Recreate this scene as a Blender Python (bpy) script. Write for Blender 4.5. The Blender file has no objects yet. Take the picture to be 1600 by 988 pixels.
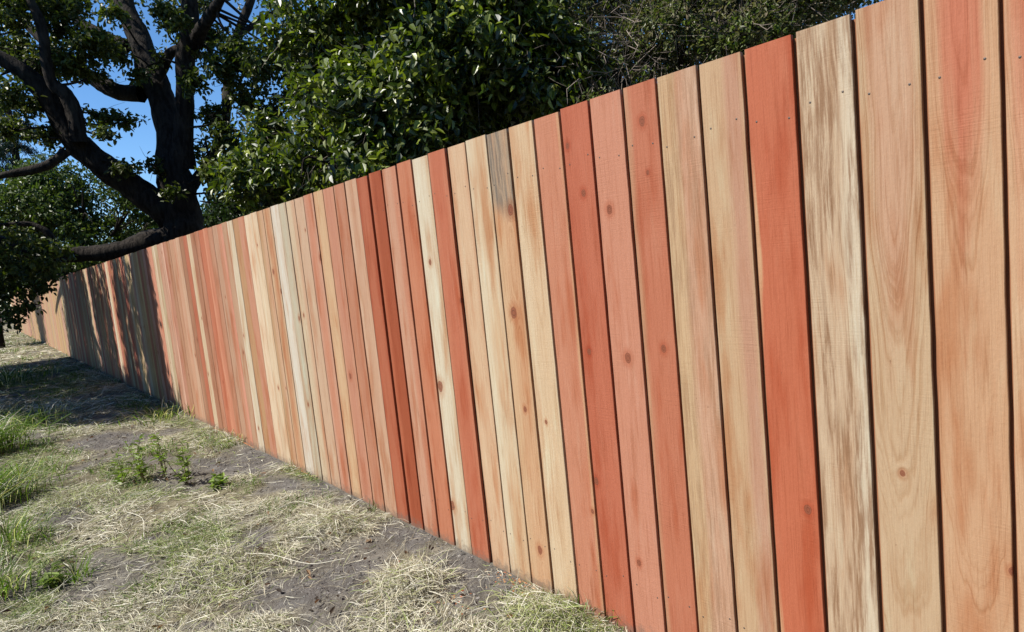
import bpy, math, random
import numpy as np

# ------------------------------------------------------------------ camera
SC = bpy.context.scene
COL = SC.collection
random.seed(7)
RNG = np.random.default_rng(11)

FPX = 1005.81                       # focal length in photo pixels (photo 1600 wide)
CX, CY = 800.0, 494.0
RIGHT = np.array([0.75861423, -0.64365484, -0.10105886])
UP = np.array([0.14091556, 0.0106515, 0.98996432])
FWD = np.array([0.6361189, 0.76524179, -0.09878136])
RIGHT -= FWD * (RIGHT @ FWD) / (FWD @ FWD); RIGHT /= np.linalg.norm(RIGHT)
FWD /= np.linalg.norm(FWD)
UP = np.cross(RIGHT, FWD)
CAM = np.array([-1.655982, 0.0, 1.41642922])
FH = 1.889                          # fence height

from mathutils import Matrix, Vector
cam_d = bpy.data.cameras.new('camera')
cam = bpy.data.objects.new('camera', cam_d)
COL.objects.link(cam)
m = Matrix.Identity(4)
for r in range(3):
    m[r][0], m[r][1], m[r][2], m[r][3] = RIGHT[r], UP[r], -FWD[r], CAM[r]
cam.matrix_world = m
cam_d.sensor_width = 36.0
cam_d.lens = 36.0 * FPX / 1600.0
cam_d.clip_start = 0.05
cam_d.clip_end = 2000
SC.camera = cam

# ------------------------------------------------------------------ light
SUN_DIR = np.array([-0.75, 0.28, 1.0]); SUN_DIR /= np.linalg.norm(SUN_DIR)   # towards the sun
world = bpy.data.worlds.new('World'); SC.world = world
world.use_nodes = True
wn = world.node_tree
for n_ in list(wn.nodes): wn.nodes.remove(n_)
sky = wn.nodes.new('ShaderNodeTexSky'); sky.sky_type = 'NISHITA'; sky.sun_disc = False
sky.sun_elevation = math.asin(SUN_DIR[2])
sky.sun_rotation = math.atan2(SUN_DIR[0], SUN_DIR[1])
sky.altitude = 900; sky.air_density = 1.0; sky.dust_density = 0.0; sky.ozone_density = 5.0
bg = wn.nodes.new('ShaderNodeBackground'); bg.inputs[1].default_value = 0.10
wo = wn.nodes.new('ShaderNodeOutputWorld')
hs = wn.nodes.new('ShaderNodeHueSaturation'); hs.inputs['Saturation'].default_value = 1.14
wn.links.new(sky.outputs[0], hs.inputs['Color']); wn.links.new(hs.outputs[0], bg.inputs[0]); wn.links.new(bg.outputs[0], wo.inputs[0])
sl = bpy.data.lights.new('sun', 'SUN'); sl.energy = 5.0; sl.angle = math.radians(0.5); sl.color = (1.0, 0.95, 0.87)
so = bpy.data.objects.new('sun', sl); COL.objects.link(so)
so.rotation_euler = Vector(SUN_DIR).to_track_quat('Z', 'Y').to_euler()
so.location = (-8, 3, 12)
SC.view_settings.view_transform = 'Standard'; SC.view_settings.look = 'None'
SC.view_settings.gamma = 1.0; SC.view_settings.use_curve_mapping = False
SC.view_settings.exposure = 0.78
SC.cycles.max_bounces = 6; SC.cycles.transparent_max_bounces = 4
SC.cycles.diffuse_bounces = 3; SC.cycles.caustics_reflective = False; SC.cycles.caustics_refractive = False
SC.cycles.sample_clamp_indirect = 4.0

# ------------------------------------------------------------------ helpers
def ray(px, py):
    return RIGHT * (px - CX) - UP * (py - CY) + FWD * FPX
def P(px, py, d):                    # point at distance d in front of the lens
    return CAM + ray(px, py) * d / FPX
def G(px, py, z=0.0):                # where a sight line meets the ground
    r = ray(px, py); return CAM + r * (z - CAM[2]) / r[2]
def W(px, py):                       # where a sight line meets the fence
    r = ray(px, py); return CAM + r * (0 - CAM[0]) / r[0]
def projn(p):
    q = p - CAM
    z = q @ FWD; z = np.where(np.abs(z) < 1e-3, 1e-3, z)
    return CX + FPX * (q @ RIGHT) / z, CY - FPX * (q @ UP) / z, z
def lin(c):
    c = np.array(c, float) / 255.0
    return np.where(c <= 0.04045, c / 12.92, ((c + 0.055) / 1.055) ** 2.4)

def tag(o, label=None, cat=None, group=None, kind=None):
    if label: o['label'] = label
    if cat: o['category'] = cat
    if group: o['group'] = group
    if kind: o['kind'] = kind
    return o
def empty(name, loc=(0, 0, 0)):
    o = bpy.data.objects.new(name, None); o.location = tuple(float(v) for v in loc)
    o.empty_display_size = 0.2
    COL.objects.link(o); return o
def np_mesh(name, V, F, mat, parent=None, loc=None, colors=None, smooth=False):
    """V (n,3), F (m,k) with constant k, or list of such arrays"""
    V = np.asarray(V, np.float32)
    if not isinstance(F, list): F = [F]
    F = [np.asarray(f, np.int32) for f in F if len(f)]
    me = bpy.data.meshes.new(name)
    me.vertices.add(len(V)); me.vertices.foreach_set('co', V.ravel())
    tot = sum(f.size for f in F); np_ = sum(len(f) for f in F)
    me.loops.add(tot); me.loops.foreach_set('vertex_index', np.concatenate([f.ravel() for f in F]))
    me.polygons.add(np_)
    st = []; k0 = 0
    for f in F:
        st.append(k0 + np.arange(len(f)) * f.shape[1]); k0 += f.size
    me.polygons.foreach_set('loop_start', np.concatenate(st).astype(np.int32))
    me.update(calc_edges=True)
    me.polygons.foreach_set('use_smooth', np.full(np_, bool(smooth)))
    if colors is not None:
        ca = me.color_attributes.new('Col', 'FLOAT_COLOR', 'POINT')
        c4 = np.ones((len(V), 4), np.float32); c4[:, :3] = colors
        ca.data.foreach_set('color', c4.ravel())
    me.materials.append(mat)
    o = bpy.data.objects.new(name, me); COL.objects.link(o)
    if parent is not None: o.parent = parent
    if loc is not None: o.location = tuple(float(v) for v in loc)
    return o

def vnoise(x, y, seed=0):            # smooth 2-D value noise, vectorised, 0..1
    xi = np.floor(x).astype(np.int64); yi = np.floor(y).astype(np.int64)
    fx = x - xi; fy = y - yi
    fx = fx * fx * (3 - 2 * fx); fy = fy * fy * (3 - 2 * fy)
    def h(a, b):
        v = (a * 374761393 + b * 668265263 + seed * 2246822519) & 0xffffffff
        v = ((v ^ (v >> 13)) * 1274126177) & 0xffffffff
        return ((v ^ (v >> 16)) & 0xffff) / 65535.0
    return (h(xi, yi) * (1 - fx) + h(xi + 1, yi) * fx) * (1 - fy) + (h(xi, yi + 1) * (1 - fx) + h(xi + 1, yi + 1) * fx) * fy
def fbm(x, y, seed=0, o=4):
    s = 0; a = 0.5
    for k in range(o):
        s = s + a * vnoise(x * 2 ** k, y * 2 ** k, seed + k * 17); a *= 0.5
    return s / (1 - 0.5 ** o)

# ------------------------------------------------------------------ node helpers
class NT:
    def __init__(s, name):
        s.m = bpy.data.materials.new(name); s.m.use_nodes = True
        s.t = s.m.node_tree
        for n in list(s.t.nodes): s.t.nodes.remove(n)
        s.out = s.t.nodes.new('ShaderNodeOutputMaterial')
    def n(s, typ, **kw):
        x = s.t.nodes.new(typ)
        for k, v in kw.items(): setattr(x, k, v)
        return x
    def put(s, sock, v):
        if v is None: return
        if isinstance(v, (int, float)): sock.default_value = v
        elif isinstance(v, (tuple, list)):
            n = len(sock.default_value); v = tuple(v)
            sock.default_value = v + (1.0,) if n == 4 and len(v) == 3 else v
        else: s.t.links.new(v, sock)
    def math(s, op, a, b=None, c=None, clamp=False):
        x = s.n('ShaderNodeMath', operation=op); x.use_clamp = clamp
        s.put(x.inputs[0], a); s.put(x.inputs[1], b)
        if c is not None: s.put(x.inputs[2], c)
        return x.outputs[0]
    def sep(s, v):
        x = s.n('ShaderNodeSeparateXYZ'); s.put(x.inputs[0], v); return x.outputs
    def comb(s, a, b, c):
        x = s.n('ShaderNodeCombineXYZ'); s.put(x.inputs[0], a); s.put(x.inputs[1], b); s.put(x.inputs[2], c); return x.outputs[0]
    def noise(s, vec, scale=1, detail=3, rough=0.5, dist=0.0):
        x = s.n('ShaderNodeTexNoise'); s.put(x.inputs['Vector'], vec)
        x.inputs['Scale'].default_value = scale; x.inputs['Detail'].default_value = detail
        x.inputs['Roughness'].default_value = rough; x.inputs['Distortion'].default_value = dist
        return x.outputs[0]
    def ramp(s, f, lo, hi, smooth=True, a=0.0, b=1.0):
        x = s.n('ShaderNodeMapRange'); x.interpolation_type = 'SMOOTHSTEP' if smooth else 'LINEAR'
        s.put(x.inputs[0], f); s.put(x.inputs[1], lo); s.put(x.inputs[2], hi); s.put(x.inputs[3], a); s.put(x.inputs[4], b)
        return x.outputs[0]
    def mix(s, f, a, b, mode='MIX'):
        x = s.n('ShaderNodeMix', data_type='RGBA', blend_type=mode)
        s.put(x.inputs[0], f); s.put(x.inputs[6], a); s.put(x.inputs[7], b); return x.outputs[2]
    def attr(s, name, obj=False):
        x = s.n('ShaderNodeAttribute'); x.attribute_name = name
        if obj: x.attribute_type = 'OBJECT'
        return x
    def bump(s, h, dist, strength=1.0):
        x = s.n('ShaderNodeBump'); s.put(x.inputs['Height'], h); x.inputs['Distance'].default_value = dist
        x.inputs['Strength'].default_value = strength; return x.outputs[0]
    def bsdf(s, col, rough=0.7, nor=None, spec=0.3):
        x = s.n('ShaderNodeBsdfPrincipled'); s.put(x.inputs['Base Color'], col); s.put(x.inputs['Roughness'], rough)
        x.inputs['Specular IOR Level'].default_value = spec
        if nor is not None: s.put(x.inputs['Normal'], nor)
        return x.outputs[0]
    def done(s, sh): s.t.links.new(sh, s.out.inputs[0]); return s.m

# ------------------------------------------------------------------ wood
def wood_material():
    t = NT('fresh_redwood')
    oc = t.n('ShaderNodeTexCoord').outputs['Object']
    _, y, z = t.sep(oc)[:3]
    def v(name): return t.sep(t.attr(name, True).outputs['Vector'])[:3]
    colA = t.attr('heart', True).outputs['Color']; colB = t.attr('sap', True).outputs['Color']
    cx, d0, sl_ = v('gp'); rh, soft, rings = v('gq'); seed, stain, sv = v('gs')
    wob = t.math('SUBTRACT', t.noise(t.comb(t.math('MULTIPLY', y, 5), t.math('MULTIPLY', z, 1.6), seed), 1, 2), 0.5)
    wob2 = t.math('SUBTRACT', t.noise(t.comb(t.math('MULTIPLY', z, 1.1), seed, 3.3), 1, 2), 0.5)
    masks = []; swell = None
    for k in ('ka', 'kb', 'kc', 'kd'):
        ku, kv, kr = v(k)
        kn = t.math('SUBTRACT', t.noise(t.comb(t.math('MULTIPLY', y, 60), t.math('MULTIPLY', z, 40), seed), 1, 1), 0.5)
        du = t.math('DIVIDE', t.math('SUBTRACT', y, ku), kr)
        dv = t.math('DIVIDE', t.math('SUBTRACT', z, kv), t.math('MULTIPLY', kr, 1.35))
        e = t.math('ADD', t.math('SQRT', t.math('ADD', t.math('MULTIPLY', du, du), t.math('MULTIPLY', dv, dv))), t.math('MULTIPLY', kn, 0.5))
        masks.append(e)
        sw = t.math('MULTIPLY', t.math('POWER', 2.718, t.math('MULTIPLY', t.math('MULTIPLY', e, e), -0.22)), t.math('MULTIPLY', kr, 1.6))
        swell = sw if swell is None else t.math('ADD', swell, sw)
    emin = t.math('MINIMUM', t.math('MINIMUM', masks[0], masks[1]), t.math('MINIMUM', masks[2], masks[3]))
    u = t.math('ADD', t.math('SUBTRACT', y, cx), t.math('MULTIPLY', wob, 0.05))
    d = t.math('ADD', t.math('ADD', d0, t.math('MULTIPLY', sl_, z)), t.math('MULTIPLY', wob2, 0.07))
    r = t.math('ADD', t.math('SQRT', t.math('ADD', t.math('MULTIPLY', u, u), t.math('MULTIPLY', d, d))), swell)
    strk0 = t.noise(t.comb(t.math('MULTIPLY', y, 40), t.math('MULTIPLY', z, 2.6), t.math('ADD', seed, 4.0)), 1, 3, 0.6)
    ring = t.noise(t.comb(t.math('MULTIPLY', t.math('ADD', r, t.math('MULTIPLY', t.math('SUBTRACT', strk0, 0.5), 0.012)), 230), seed, t.math('MULTIPLY', z, 0.8)), 1, 2, 0.6)
    ringm = t.ramp(ring, 0.42, 0.78)
    fine = t.noise(t.comb(t.math('MULTIPLY', y, 420), t.math('MULTIPLY', z, 9), seed), 1, 2, 0.6)
    blot = t.noise(t.comb(t.math('MULTIPLY', y, 14), t.math('MULTIPLY', z, 2.2), seed), 1, 3, 0.55)
    strk = t.noise(t.comb(t.math('MULTIPLY', y, 70), t.math('MULTIPLY', z, 1.8), seed), 1, 3, 0.6)
    hm = t.ramp(t.math('ADD', t.math('SUBTRACT', rh, r), t.math('MULTIPLY', t.math('SUBTRACT', strk, 0.5), 0.035)),
                t.math('MULTIPLY', soft, -0.5), t.math('MULTIPLY', soft, 0.5))
    c = t.mix(hm, colB, colA)
    # slow darker / redder drifts
    c = t.mix(t.ramp(blot, 0.48, 0.72, a=0.0, b=0.95), c, t.mix(1.0, c, (0.84, 0.62, 0.50), 'MULTIPLY'))
    blot2 = t.noise(t.comb(t.math('MULTIPLY', y, 26), t.math('MULTIPLY', z, 3.1), t.math('ADD', seed, 31.0)), 1, 4, 0.6)
    c = t.mix(t.ramp(blot2, 0.52, 0.74, a=0.0, b=0.7), c, t.mix(1.0, c, (1.06, 1.22, 1.30), 'MULTIPLY'))
    blot3 = t.noise(t.comb(t.math('MULTIPLY', y, 34), t.math('MULTIPLY', z, 2.4), t.math('ADD', seed, 57.0)), 1, 5, 0.68)
    c = t.mix(t.ramp(blot3, 0.54, 0.76, a=0.0, b=0.75), c, t.mix(1.0, c, (0.72, 0.58, 0.46), 'MULTIPLY'))
    c = t.mix(t.ramp(strk, 0.45, 0.22, a=0.0, b=0.5), c, t.mix(1.0, c, (1.08, 1.12, 1.18), 'MULTIPLY'))
    c = t.mix(t.math('MULTIPLY', t.math('MULTIPLY', ringm, rings), t.ramp(blot, .3, .6, a=.35, b=1.0)), c, t.mix(1.0, c, (0.74, 0.60, 0.48), 'MULTIPLY'))
    c = t.mix(t.ramp(fine, 0.55, 0.80, a=0.0, b=0.30), c, t.mix(1.0, c, (0.60, 0.46, 0.36), 'MULTIPLY'))
    # weathered brown streaks
    st1 = t.noise(t.comb(t.math('MULTIPLY', t.math('ADD', y, t.math('MULTIPLY', wob, .03)), 95), t.math('MULTIPLY', z, 5.5), seed), 1, 5, 0.72)
    st2 = t.noise(t.comb(t.math('MULTIPLY', y, 30), t.math('MULTIPLY', z, 2.2), t.math('ADD', seed, 9.0)), 1, 3, 0.6)
    sm = t.math('MULTIPLY', t.ramp(st1, 0.36, 0.62), t.ramp(st2, 0.38, 0.58))
    c = t.mix(t.math('MULTIPLY', sm, stain), c, (0.185, 0.098, 0.050))
    # grey-blue weathered top end, above height sv
    gm = t.math('MULTIPLY', t.ramp(t.math('ADD', z, t.math('MULTIPLY', wob, 0.2)), sv, t.math('ADD', sv, 0.10)),
                t.ramp(st2, 0.30, 0.60, a=0.45, b=0.9))
    c = t.mix(gm, c, t.mix(t.ramp(st1, .4, .6), (0.26, 0.20, 0.14), (0.11, 0.10, 0.085)))
    # knots
    km = t.ramp(emin, 1.04, 0.90)
    kring = t.ramp(t.math('ABSOLUTE', t.math('SUBTRACT', t.math('FRACT', t.math('MULTIPLY', emin, 2.0)), 0.92)), 0.22, 0.03)
    kc = t.mix(kring, (0.19, 0.060, 0.032), (0.065, 0.024, 0.014))
    c = t.mix(t.ramp(emin, 2.8, 0.9, a=0, b=0.5), c, t.mix(1.0, c, (0.75, 0.42, 0.28), 'MULTIPLY'))
    c = t.mix(t.math('MULTIPLY', km, 0.85), c, kc)
    saw = t.noise(t.comb(t.math('MULTIPLY', y, 9), t.math('MULTIPLY', z, 260), seed), 1, 2, 0.6)
    rgh = t.noise(t.comb(t.math('MULTIPLY', y, 150), t.math('MULTIPLY', z, 90), seed), 1, 3, 0.6)
    fib = t.noise(t.comb(t.math('MULTIPLY', y, 260), t.math('MULTIPLY', z, 5), t.math('ADD', seed, 12.0)), 1, 4, 0.7)
    c = t.mix(t.ramp(fib, 0.50, 0.68, a=0.0, b=0.42), c, t.mix(1.0, c, (0.66, 0.52, 0.42), 'MULTIPLY'))
    speck = t.noise(t.comb(t.math('MULTIPLY', y, 130), t.math('MULTIPLY', z, 42), t.math('ADD', seed, 91.0)), 1, 2, 0.5)
    c = t.mix(t.ramp(speck, 0.76, 0.82, a=0.0, b=0.6), c, (0.12, 0.05, 0.03))
    h = t.math('ADD', t.math('ADD', t.math('ADD', t.math('MULTIPLY', fine, 0.6), t.math('MULTIPLY', fib, 0.7)), t.math('MULTIPLY', saw, t.ramp(t.noise(t.comb(t.math('MULTIPLY', y, 5), t.math('MULTIPLY', z, 3), t.math('ADD', seed, 77.0)), 1, 2), .45, .7, a=.06, b=.6))), t.math('MULTIPLY', rgh, 0.55))
    h = t.math('ADD', h, t.math('MULTIPLY', ringm, -0.3))
    sawm = t.noise(t.comb(t.math('MULTIPLY', y, 5), t.math('MULTIPLY', z, 3), t.math('ADD', seed, 77.0)), 1, 2)
    c = t.mix(t.math('MULTIPLY', t.ramp(saw, 0.55, 0.8, a=0, b=0.35), t.ramp(sawm, .52, .72)), c, t.mix(1.0, c, (0.7, 0.62, 0.55), 'MULTIPLY'))
    # soil splashed on the lowest few centimetres
    dz = t.math('ADD', z, t.math('MULTIPLY', t.math('SUBTRACT', t.noise(t.comb(t.math('MULTIPLY', y, 30), t.math('MULTIPLY', z, 30), seed), 1, 4, 0.7), 0.5), 0.16))
    c = t.mix(t.ramp(dz, 0.055, -0.005, a=0.0, b=0.7), c, (0.13, 0.10, 0.078))
    return t.done(t.bsdf(c, 0.72, t.bump(h, 0.0014, 0.8), 0.22))
WOOD = wood_material()

def vcol_material(name, rough=0.8, spec=0.2, nscale=0, namp=0.0, bump=0.0, bscale=100, trans=0.0, tcol=None):
    t = NT(name)
    c = t.attr('Col').outputs['Color']
    if namp:
        oc = t.n('ShaderNodeTexCoord').outputs['Object']
        nz = t.noise(oc, nscale, 4, 0.6)
        c = t.mix(t.ramp(nz, 0.35, 0.65, a=0, b=namp), c, t.mix(1.0, c, (0.45, 0.42, 0.38), 'MULTIPLY'))
    nor = None
    if bump:
        oc = t.n('ShaderNodeTexCoord').outputs['Object']
        nor = t.bump(t.noise(oc, bscale, 5, 0.65), bump)
    sh = t.bsdf(c, rough, nor, spec)
    if trans:
        tr = t.n('ShaderNodeBsdfTranslucent'); t.put(tr.inputs[0], t.mix(1.0, c, tcol or (1.3, 1.5, 0.6), 'MULTIPLY'))
        mx = t.n('ShaderNodeMixShader'); mx.inputs[0].default_value = trans
        t.t.links.new(sh, mx.inputs[1]); t.t.links.new(tr.outputs[0], mx.inputs[2]); sh = mx.outputs[0]
    return t.done(sh)
M_LEAF = vcol_material('glossy_leaf', 0.44, 0.8, trans=0.30)
M_OAKLEAF = vcol_material('oak_leaf', 0.45, 0.35, trans=0.30)
M_STRAW = vcol_material('dry_straw', 0.55, 0.3, trans=0.15, tcol=(1, 1, .8))
M_GRASS = vcol_material('green_grass', 0.45, 0.3, trans=0.35)
M_SOIL = vcol_material('soil', 0.95, 0.1, nscale=9, namp=0.5, bump=0.02, bscale=38)
M_CLOD = vcol_material('soil_clod', 0.95, 0.1, nscale=60, namp=0.4, bump=0.004, bscale=120)
M_LAP = vcol_material('lapped_board_edge', 0.85, 0.1)
M_BACK = vcol_material('far_boards', 0.75, 0.2)
M_TWIG = vcol_material('twig_bark', 0.85, 0.15)
def bark_material():
    t = NT('oak_bark')
    oc = t.n('ShaderNodeTexCoord').outputs['Object']
    x, y, z = t.sep(oc)[:3]
    a = t.noise(t.comb(t.math('MULTIPLY', x, 14), t.math('MULTIPLY', y, 14), t.math('MULTIPLY', z, 3.5)), 1, 5, 0.7)
    b = t.noise(oc, 2.5, 3)
    c = t.mix(t.ramp(a, 0.35, 0.62), (0.010, 0.008, 0.007), (0.036, 0.030, 0.025))
    c = t.mix(t.ramp(b, 0.55, 0.72, a=0, b=0.3), c, (0.050, 0.052, 0.036))
    return t.done(t.bsdf(c, 0.92, t.bump(a, 0.05), 0.12))
M_BARK = bark_material()
def plain(name, col, rough=0.6, metal=0.0, ns=30):
    t = NT(name)
    oc = t.n('ShaderNodeTexCoord').outputs['Object']
    nz = t.noise(oc, ns, 4, 0.6)
    c = t.mix(t.ramp(nz, .3, .7, a=0.0, b=0.5), col, tuple(v * 0.6 for v in col))
    x = t.n('ShaderNodeBsdfPrincipled'); t.put(x.inputs['Base Color'], c)
    x.inputs['Roughness'].default_value = rough; x.inputs['Metallic'].default_value = metal
    return t.done(x.outputs[0])
M_NAIL = plain('nail_steel', (0.10, 0.08, 0.07), 0.6, 0.4)
M_PT = plain('treated_lumber', (0.20, 0.13, 0.07), 0.8)
M_WPOST = plain('weathered_white_post', (0.62, 0.60, 0.56), 0.7)
M_GPOST = plain('grey_weathered_wood', (0.34, 0.32, 0.30), 0.85)

# ------------------------------------------------------------------ ground relief and cover maps
def in_ell(px, py, cx, cy, rx, ry, ang=0.0):
    a = math.radians(ang); dx = px - cx; dy = py - cy
    u = (dx * math.cos(a) + dy * math.sin(a)) / rx; v = (-dx * math.sin(a) + dy * math.cos(a)) / ry
    return np.clip(1.3 - (u * u + v * v), 0, 1)
def g2(px, py): return G(px, py)[:2]
SOIL_SPOTS = [(745, 900, 120, 44, 30), (640, 830, 90, 30, 30), (540, 900, 70, 26, -20), (420, 740, 70, 18, 26), (455, 925, 85, 30, -12), (380, 858, 60, 20, -25), (640, 975, 80, 14, 0),
              (450, 735, 90, 16, 24), (170, 690, 70, 12, -8), (95, 800, 45, 14, -20), (350, 730, 60, 10, 10), (300, 980, 40, 12, 0),
              (560, 770, 60, 10, 28), (250, 845, 40, 8, -10), (760, 955, 60, 20, 10)]
def soilness(x, y):
    p = np.stack([x, y, np.zeros_like(x)], -1)
    px, py, z = projn(p)
    s = np.zeros_like(x)
    for a in SOIL_SPOTS: s = np.maximum(s, in_ell(px, py, *a))
    s = np.where(z > 0.3, s, 0)
    nz = fbm(x * 3.0, y * 3.0, 5)
    far = np.clip((nz - 0.52) * 6, 0, 1) * 0.8
    s = np.maximum(np.clip(s * 1.6, 0, 1) * np.clip(nz * 4 - 0.95, 0, 1.0), far)
    return np.clip(s, 0, 1)
def relief(x, y):
    h = (fbm(x * 1.3 + 7, y * 1.3, 1) - 0.5) * 0.07 + (fbm(x * 7, y * 7, 2) - 0.5) * 0.035 + (fbm(x * 24, y * 24, 3, 3) - 0.5) * 0.016
    near = np.clip(np.abs(x) / 0.35, 0.25, 1)
    return h * near + 0.22 * np.clip((-x - 1.9) / 2.5, 0, 1) ** 1.5 * (0.5 + fbm(x * .3, y * .3, 9))

def build_ground():
    def axis(parts):
        out = [np.arange(a, b, s) for a, b, s in parts]
        return np.unique(np.concatenate(out).round(4))
    xs = axis([(-400, -40, 40), (-40, -8, 4), (-8, -2.4, 0.16), (-2.4, 0.3, 0.022), (0.3, 3, 0.3), (3, 20, 3), (20, 401, 40)])
    ys = axis([(-400, -40, 40), (-40, -2, 3), (-2, 1.2, 0.2), (1.2, 4.5, 0.022), (4.5, 10, 0.05), (10, 24, 0.14), (24, 48, 0.5), (48, 100, 5), (100, 401, 40)])
    X, Y = np.meshgrid(xs, ys, indexing='ij')
    x, y = X.ravel(), Y.ravel()
    z = relief(x, y); z = np.where(x > 0.3, z * 0.3 - 0.02, z)
    nx, ny = len(xs), len(ys)
    i = np.arange(nx - 1)[:, None] * ny + np.arange(ny - 1)[None, :]
    F = np.stack([i, i + ny, i + ny + 1, i + 1], -1).reshape(-1, 4)
    s = soilness(x, y)[:, None]
    n = fbm(x * 15, y * 15, 21)[:, None]; n2 = fbm(x * 1.7, y * 1.7, 31)[:, None]
    soil = lin((134, 130, 125)) * (0.6 + 0.6 * n)
    litter = lin((166, 158, 132)) * (0.5 + 0.8 * n) * (1 - 0.2 * n2)
    col = (soil * s + litter * (1 - s)) * 0.62
    np_mesh('ground', np.stack([x, y, z], -1), F, M_SOIL, colors=col, smooth=True)['kind'] = 'structure'
build_ground()

# ------------------------------------------------------------------ the fence
KW = 0.60
T_, R_, C_, S_ = (214, 172, 130), (203, 114, 86), (224, 206, 168), (209, 140, 110)
# left edge px, right edge px at photo row 480, heart colour, sap colour, grain origin, heart size/softness/rings, extras
def near_specs():
    L = []
    def b(x0, x1, A, B, gp=(0, .3, 0), gq=(1, .05, .45), **k): L.append((x0, x1, A, B, gp, gq, k))
    b(1580, 1704, (210, 126, 98), (216, 172, 128), (0.0, .105, -.052), (.045, .05, .6), label='nearest wide board, pale tan with a red streak at its top, at the right edge')
    b(1461, 1571, (207, 120, 92), (212, 166, 122), (0.004, .142, -.072), (.040, .045, .8), label='wide tan board with a red wedge tapering down from its top', knots=[(1588, 895, .007)])
    b(1358, 1452, (208, 164, 126), (208, 176, 134), (0.0, .130, -.066), (.050, .03, 1.0), label='wide tan board with arched brown grain lines', knots=[(1410, 740, .006)])
    b(1267, 1349, (222, 204, 170), (214, 186, 148), (-.055, .0, 0), (.022, .02, .7), stain=.88, label='cream board with long weathered brown streaks')
    b(1188, 1259, (203, 108, 78), (214, 165, 118), (-.03, .03, .0), (.098, .014, .15), label='orange red board beside the brown streaked cream board', knots=[(1262, 797, .010)])
    b(1117.5, 1181, (200, 150, 118), (208, 172, 128), (-.035, .012, 0), (.026, .035, .3), label='tan board with a faint grey pink stripe')
    b(1053.5, 1113, (213, 168, 132), (212, 178, 132), (-.05, .0, 0), (.06, .03, .6), stain=.45, label='tan board, pink on its right and brown streaked low down')
    b(1001, 1050, (200, 118, 90), (200, 145, 108), (-.02, .02, 0), (.07, .03, .2), knots=[(1003, 190, .011), (1012, 270, .006), (1037, 545, .010)])
    b(949, 996, (210, 140, 112), (214, 160, 122), (0, .05, 0), (.115, .03, .1), knots=[(952, 328, .012), (981, 560, .013), (998, 880, .009)])
    b(903, 945, (200, 110, 84), (196, 104, 78), (-.03, .0, 0), (.03, .05, .15), knots=[(886, 228, .009), (911, 302, .010), (920, 550, .009), (931, 752, .011)])
    b(861, 899, (208, 136, 106), (214, 160, 118), (0.04, .0, 0), (.092, .016, .15), knots=[(925, 800, .008)])
    b(822, 858, (222, 190, 146), (226, 200, 158), (-.02, .03, 0), (.05, .04, .5), knots=[(853, 660, .007)])
    b(787, 818, (216, 170, 124), (220, 182, 136), (-.02, .02, 0), (.05, .04, .6), top=1.56, label='tan board with a grey weathered top and dark red knots', knots=[(797, 328, .017), (802, 489, .018), (820, 640, .010), (843, 860, .014)])
    b(754, 785, (216, 178, 132), (226, 208, 170), (-.02, .10, .0), (.105, .03, .4))
    b(726, 752.5, (222, 186, 144), (216, 172, 130), (0, .0, 0), (.05, .04, .3))
    b(694.8, 721, (200, 112, 84), (204, 124, 94), (0, .02, 0), (.05, .05, .15), knots=[(722, 470, .008)], label='salmon red board butted against a pale cream board')
    b(670, 694.2, (226, 212, 178), (216, 190, 150), (0.03, .0, 0), (.07, .04, .4), knots=[(672, 410, .011), (688, 604, .021), (707, 790, .018)], label='pale cream board with reddish knots, left of the salmon red board')
    b(645, 666.5, (206, 128, 96), (208, 140, 106), (0, .02, 0), (.06, .04, .2))
    b(622, 642.8, (210, 156, 124), (206, 138, 108), (0.03, .0, 0), (.05, .03, .3))
    b(600.8, 619, (172, 82, 52), (190, 100, 70), (-.03, .0, 0), (.07, .03, .1), label='darkest brick red board')
    b(580.4, 597, (190, 104, 76), (184, 94, 66), (0, .0, 0), (.04, .05, .15), label='dark red board left of the darkest brick red board')
    b(562.5, 580, (208, 164, 128), (214, 172, 136), (0, .0, 0), (.04, .05, .3))
    b(545, 561, (198, 134, 104), (204, 146, 112), (0, .0, 0), (.05, .05, .3))
    b(527.3, 543.2, (204, 140, 112), (210, 150, 118), (0, .0, 0), (.05, .05, .3), knots=[(547, 588, .014)])
    b(511.8, 526.3, (218, 180, 134), (214, 170, 126), (0, .0, 0), (.04, .05, .3))
    b(496.2, 510.5, (208, 140, 110), (210, 156, 126), (0, .0, 0), (.04, .05, .3), knots=[(520, 400, .015)])
    b(481.5, 495, (212, 176, 140), (212, 176, 140), (0, .0, 0), (.04, .05, .3))
    b(468, 480.5, (216, 192, 154), (212, 172, 134), (0.03, .0, 0), (.05, .05, .3), knots=[(474, 493, .010)])
    b(456, 467, (202, 190, 158), (204, 182, 148), (0, .0, 0), (.04, .05, .2), label='pale grey green board beside the whitest board')
    b(443.6, 455.8, (226, 216, 192), (222, 206, 178), (0, .0, 0), (.04, .05, .2), label='whitest board, left of the grey green board')
    b(431.2, 442.6, (206, 152, 110), (214, 176, 134), (0, .0, 0), (.04, .05, .5), knots=[(427, 425, .015), (440, 455, .012)])
    return L
specs = near_specs()
def pitch_x(i): return 1.0 / (0.000615 + i * 4.92e-5) - 46
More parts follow.
